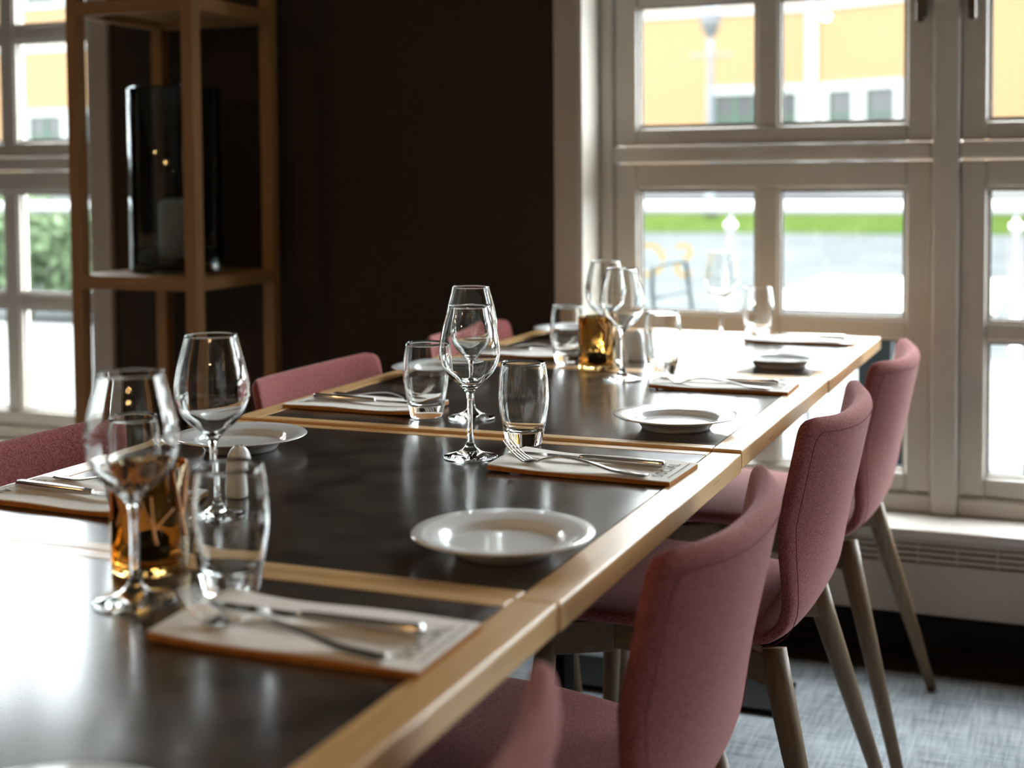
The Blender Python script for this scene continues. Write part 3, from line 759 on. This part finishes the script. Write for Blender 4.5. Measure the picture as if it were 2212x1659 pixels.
H3 = facade('yellow_tall_house', 'taller yellow boarded house seen through the left window', (-13.25, 26, 0), 0, 0,
       [(-1.6, .2-.4, 1.35, 2.78, 4, 3), (-5.8, -4.0, 1.35, 2.78, 4, 3), (-10.25, -9.25, 1.35, 2.78, 2, 3), (-8.95, -7.9, 1.35, 2.78, 2, 3), (-14.6, -12.8, 1.35, 2.78, 4, 3),
        (-10.25, -9.25, 5.5, 6.75, 2, 3), (-8.95, -7.9, 5.5, 6.75, 2, 3), (-1.6, -.2, 5.5, 6.75, 4, 3)], x_start=-25, top=7.2)
H1 = facade('yellow_wing', 'angled yellow wing of the house with a pair of small white-trimmed windows', (-4.25, 26, 0), math.radians(-24), 4.1,
       [(.27, .80, 1.35, 2.78, 1, 3), (1.09, 1.70, 1.35, 2.78, 1, 3)], bands=(4.35,))
ex = Vector((math.cos(math.radians(-24)), math.sin(math.radians(-24))))*4.1
H2 = facade('orange_wing', 'orange-yellow house wing with a green mullioned window at the right edge', (-4.25+ex.x, 26+ex.y, 0), math.radians(-48), 9,
       [(.72, 2.4, 1.30, 2.62, 4, 3), (4.0, 5.6, 1.30, 2.62, 4, 3)], bands=(4.35,))
# street lamp on the grass
lm = empty('street_lamp', (-5.12, 21, .50)); tag(lm, 'old-fashioned lantern street lamp standing on the grass across the street', 'street lamp')
lathe('pole', 'lamp_iron', lm, [(0, 0), (.12, 0), (.12, .3), (.075, .36), (.065, 1.0), (.05, 2.6), (.05, 2.95), (0, 2.95)], 20)
tube('crossbar', 'lamp_iron', lm, [(-.35, 0, 2.62), (.35, 0, 2.62)], .02, 8)
lathe('lantern_glass', 'opal_glass', lm, [(0, 2.98), (.11, 2.98), (.20, 3.24), (.20, 3.26), (0, 3.26)], 8)
lathe('lantern_roof', 'lamp_iron', lm, [(.23, 3.26), (.22, 3.30), (.10, 3.42), (.05, 3.50), (0, 3.56)], 8)
lathe('lantern_base', 'lamp_iron', lm, [(0, 2.94), (.09, 2.94), (.115, 2.98), (0, 2.985)], 8)
# shrubs beyond the terrace, seen through the left window
def shrub(name, loc, rx, rz, label, nleaf):
    s = empty(name, loc); tag(s, label, 'shrub', 'shrubs beyond the terrace')
    for k in range(5):
        a = k*1.3; tube('stem', 'bark', s, [(0, 0, 0), (.2*math.cos(a)*rx, .2*math.sin(a)*rx, .5*rz), (.5*math.cos(a)*rx, .5*math.sin(a)*rx, 1.2*rz)], [.03, .02, .01], 6)
    rnd = random.Random(hash(name) % 97); vs = []; fs = []
    for k in range(nleaf):
        th = rnd.uniform(0, 2*PI); ph = math.acos(rnd.uniform(-.5, 1)); q = rnd.uniform(.6, 1)**.5
        c = Vector((rx*q*math.sin(ph)*math.cos(th), rx*q*math.sin(ph)*math.sin(th), rz+rz*q*math.cos(ph)))
        a = Vector((rnd.gauss(0, 1), rnd.gauss(0, 1), rnd.gauss(0, 1))).normalized()*.07; b = a.cross(Vector((rnd.gauss(0, 1), rnd.gauss(0, 1), rnd.gauss(0, 1)))).normalized()*.035
        i = len(vs); vs += [c-a, c+b, c+a, c-b]; fs.append((i, i+1, i+2, i+3))
    me = bpy.data.meshes.new('foliage'); me.from_pydata([tuple(v) for v in vs], [], fs); me.update()
    o = link('foliage', me, 'leaf_green', s); o['kind'] = 'stuff'
shrub('shrub', (-8.9, 9.3, -.25), .95, .62, 'pale green rounded shrub outside the left window', 5000)
shrub('shrub.001', (-11.2, 9.6, -.25), .85, .58, 'smaller green shrub left of the rounded one outside', 4000)
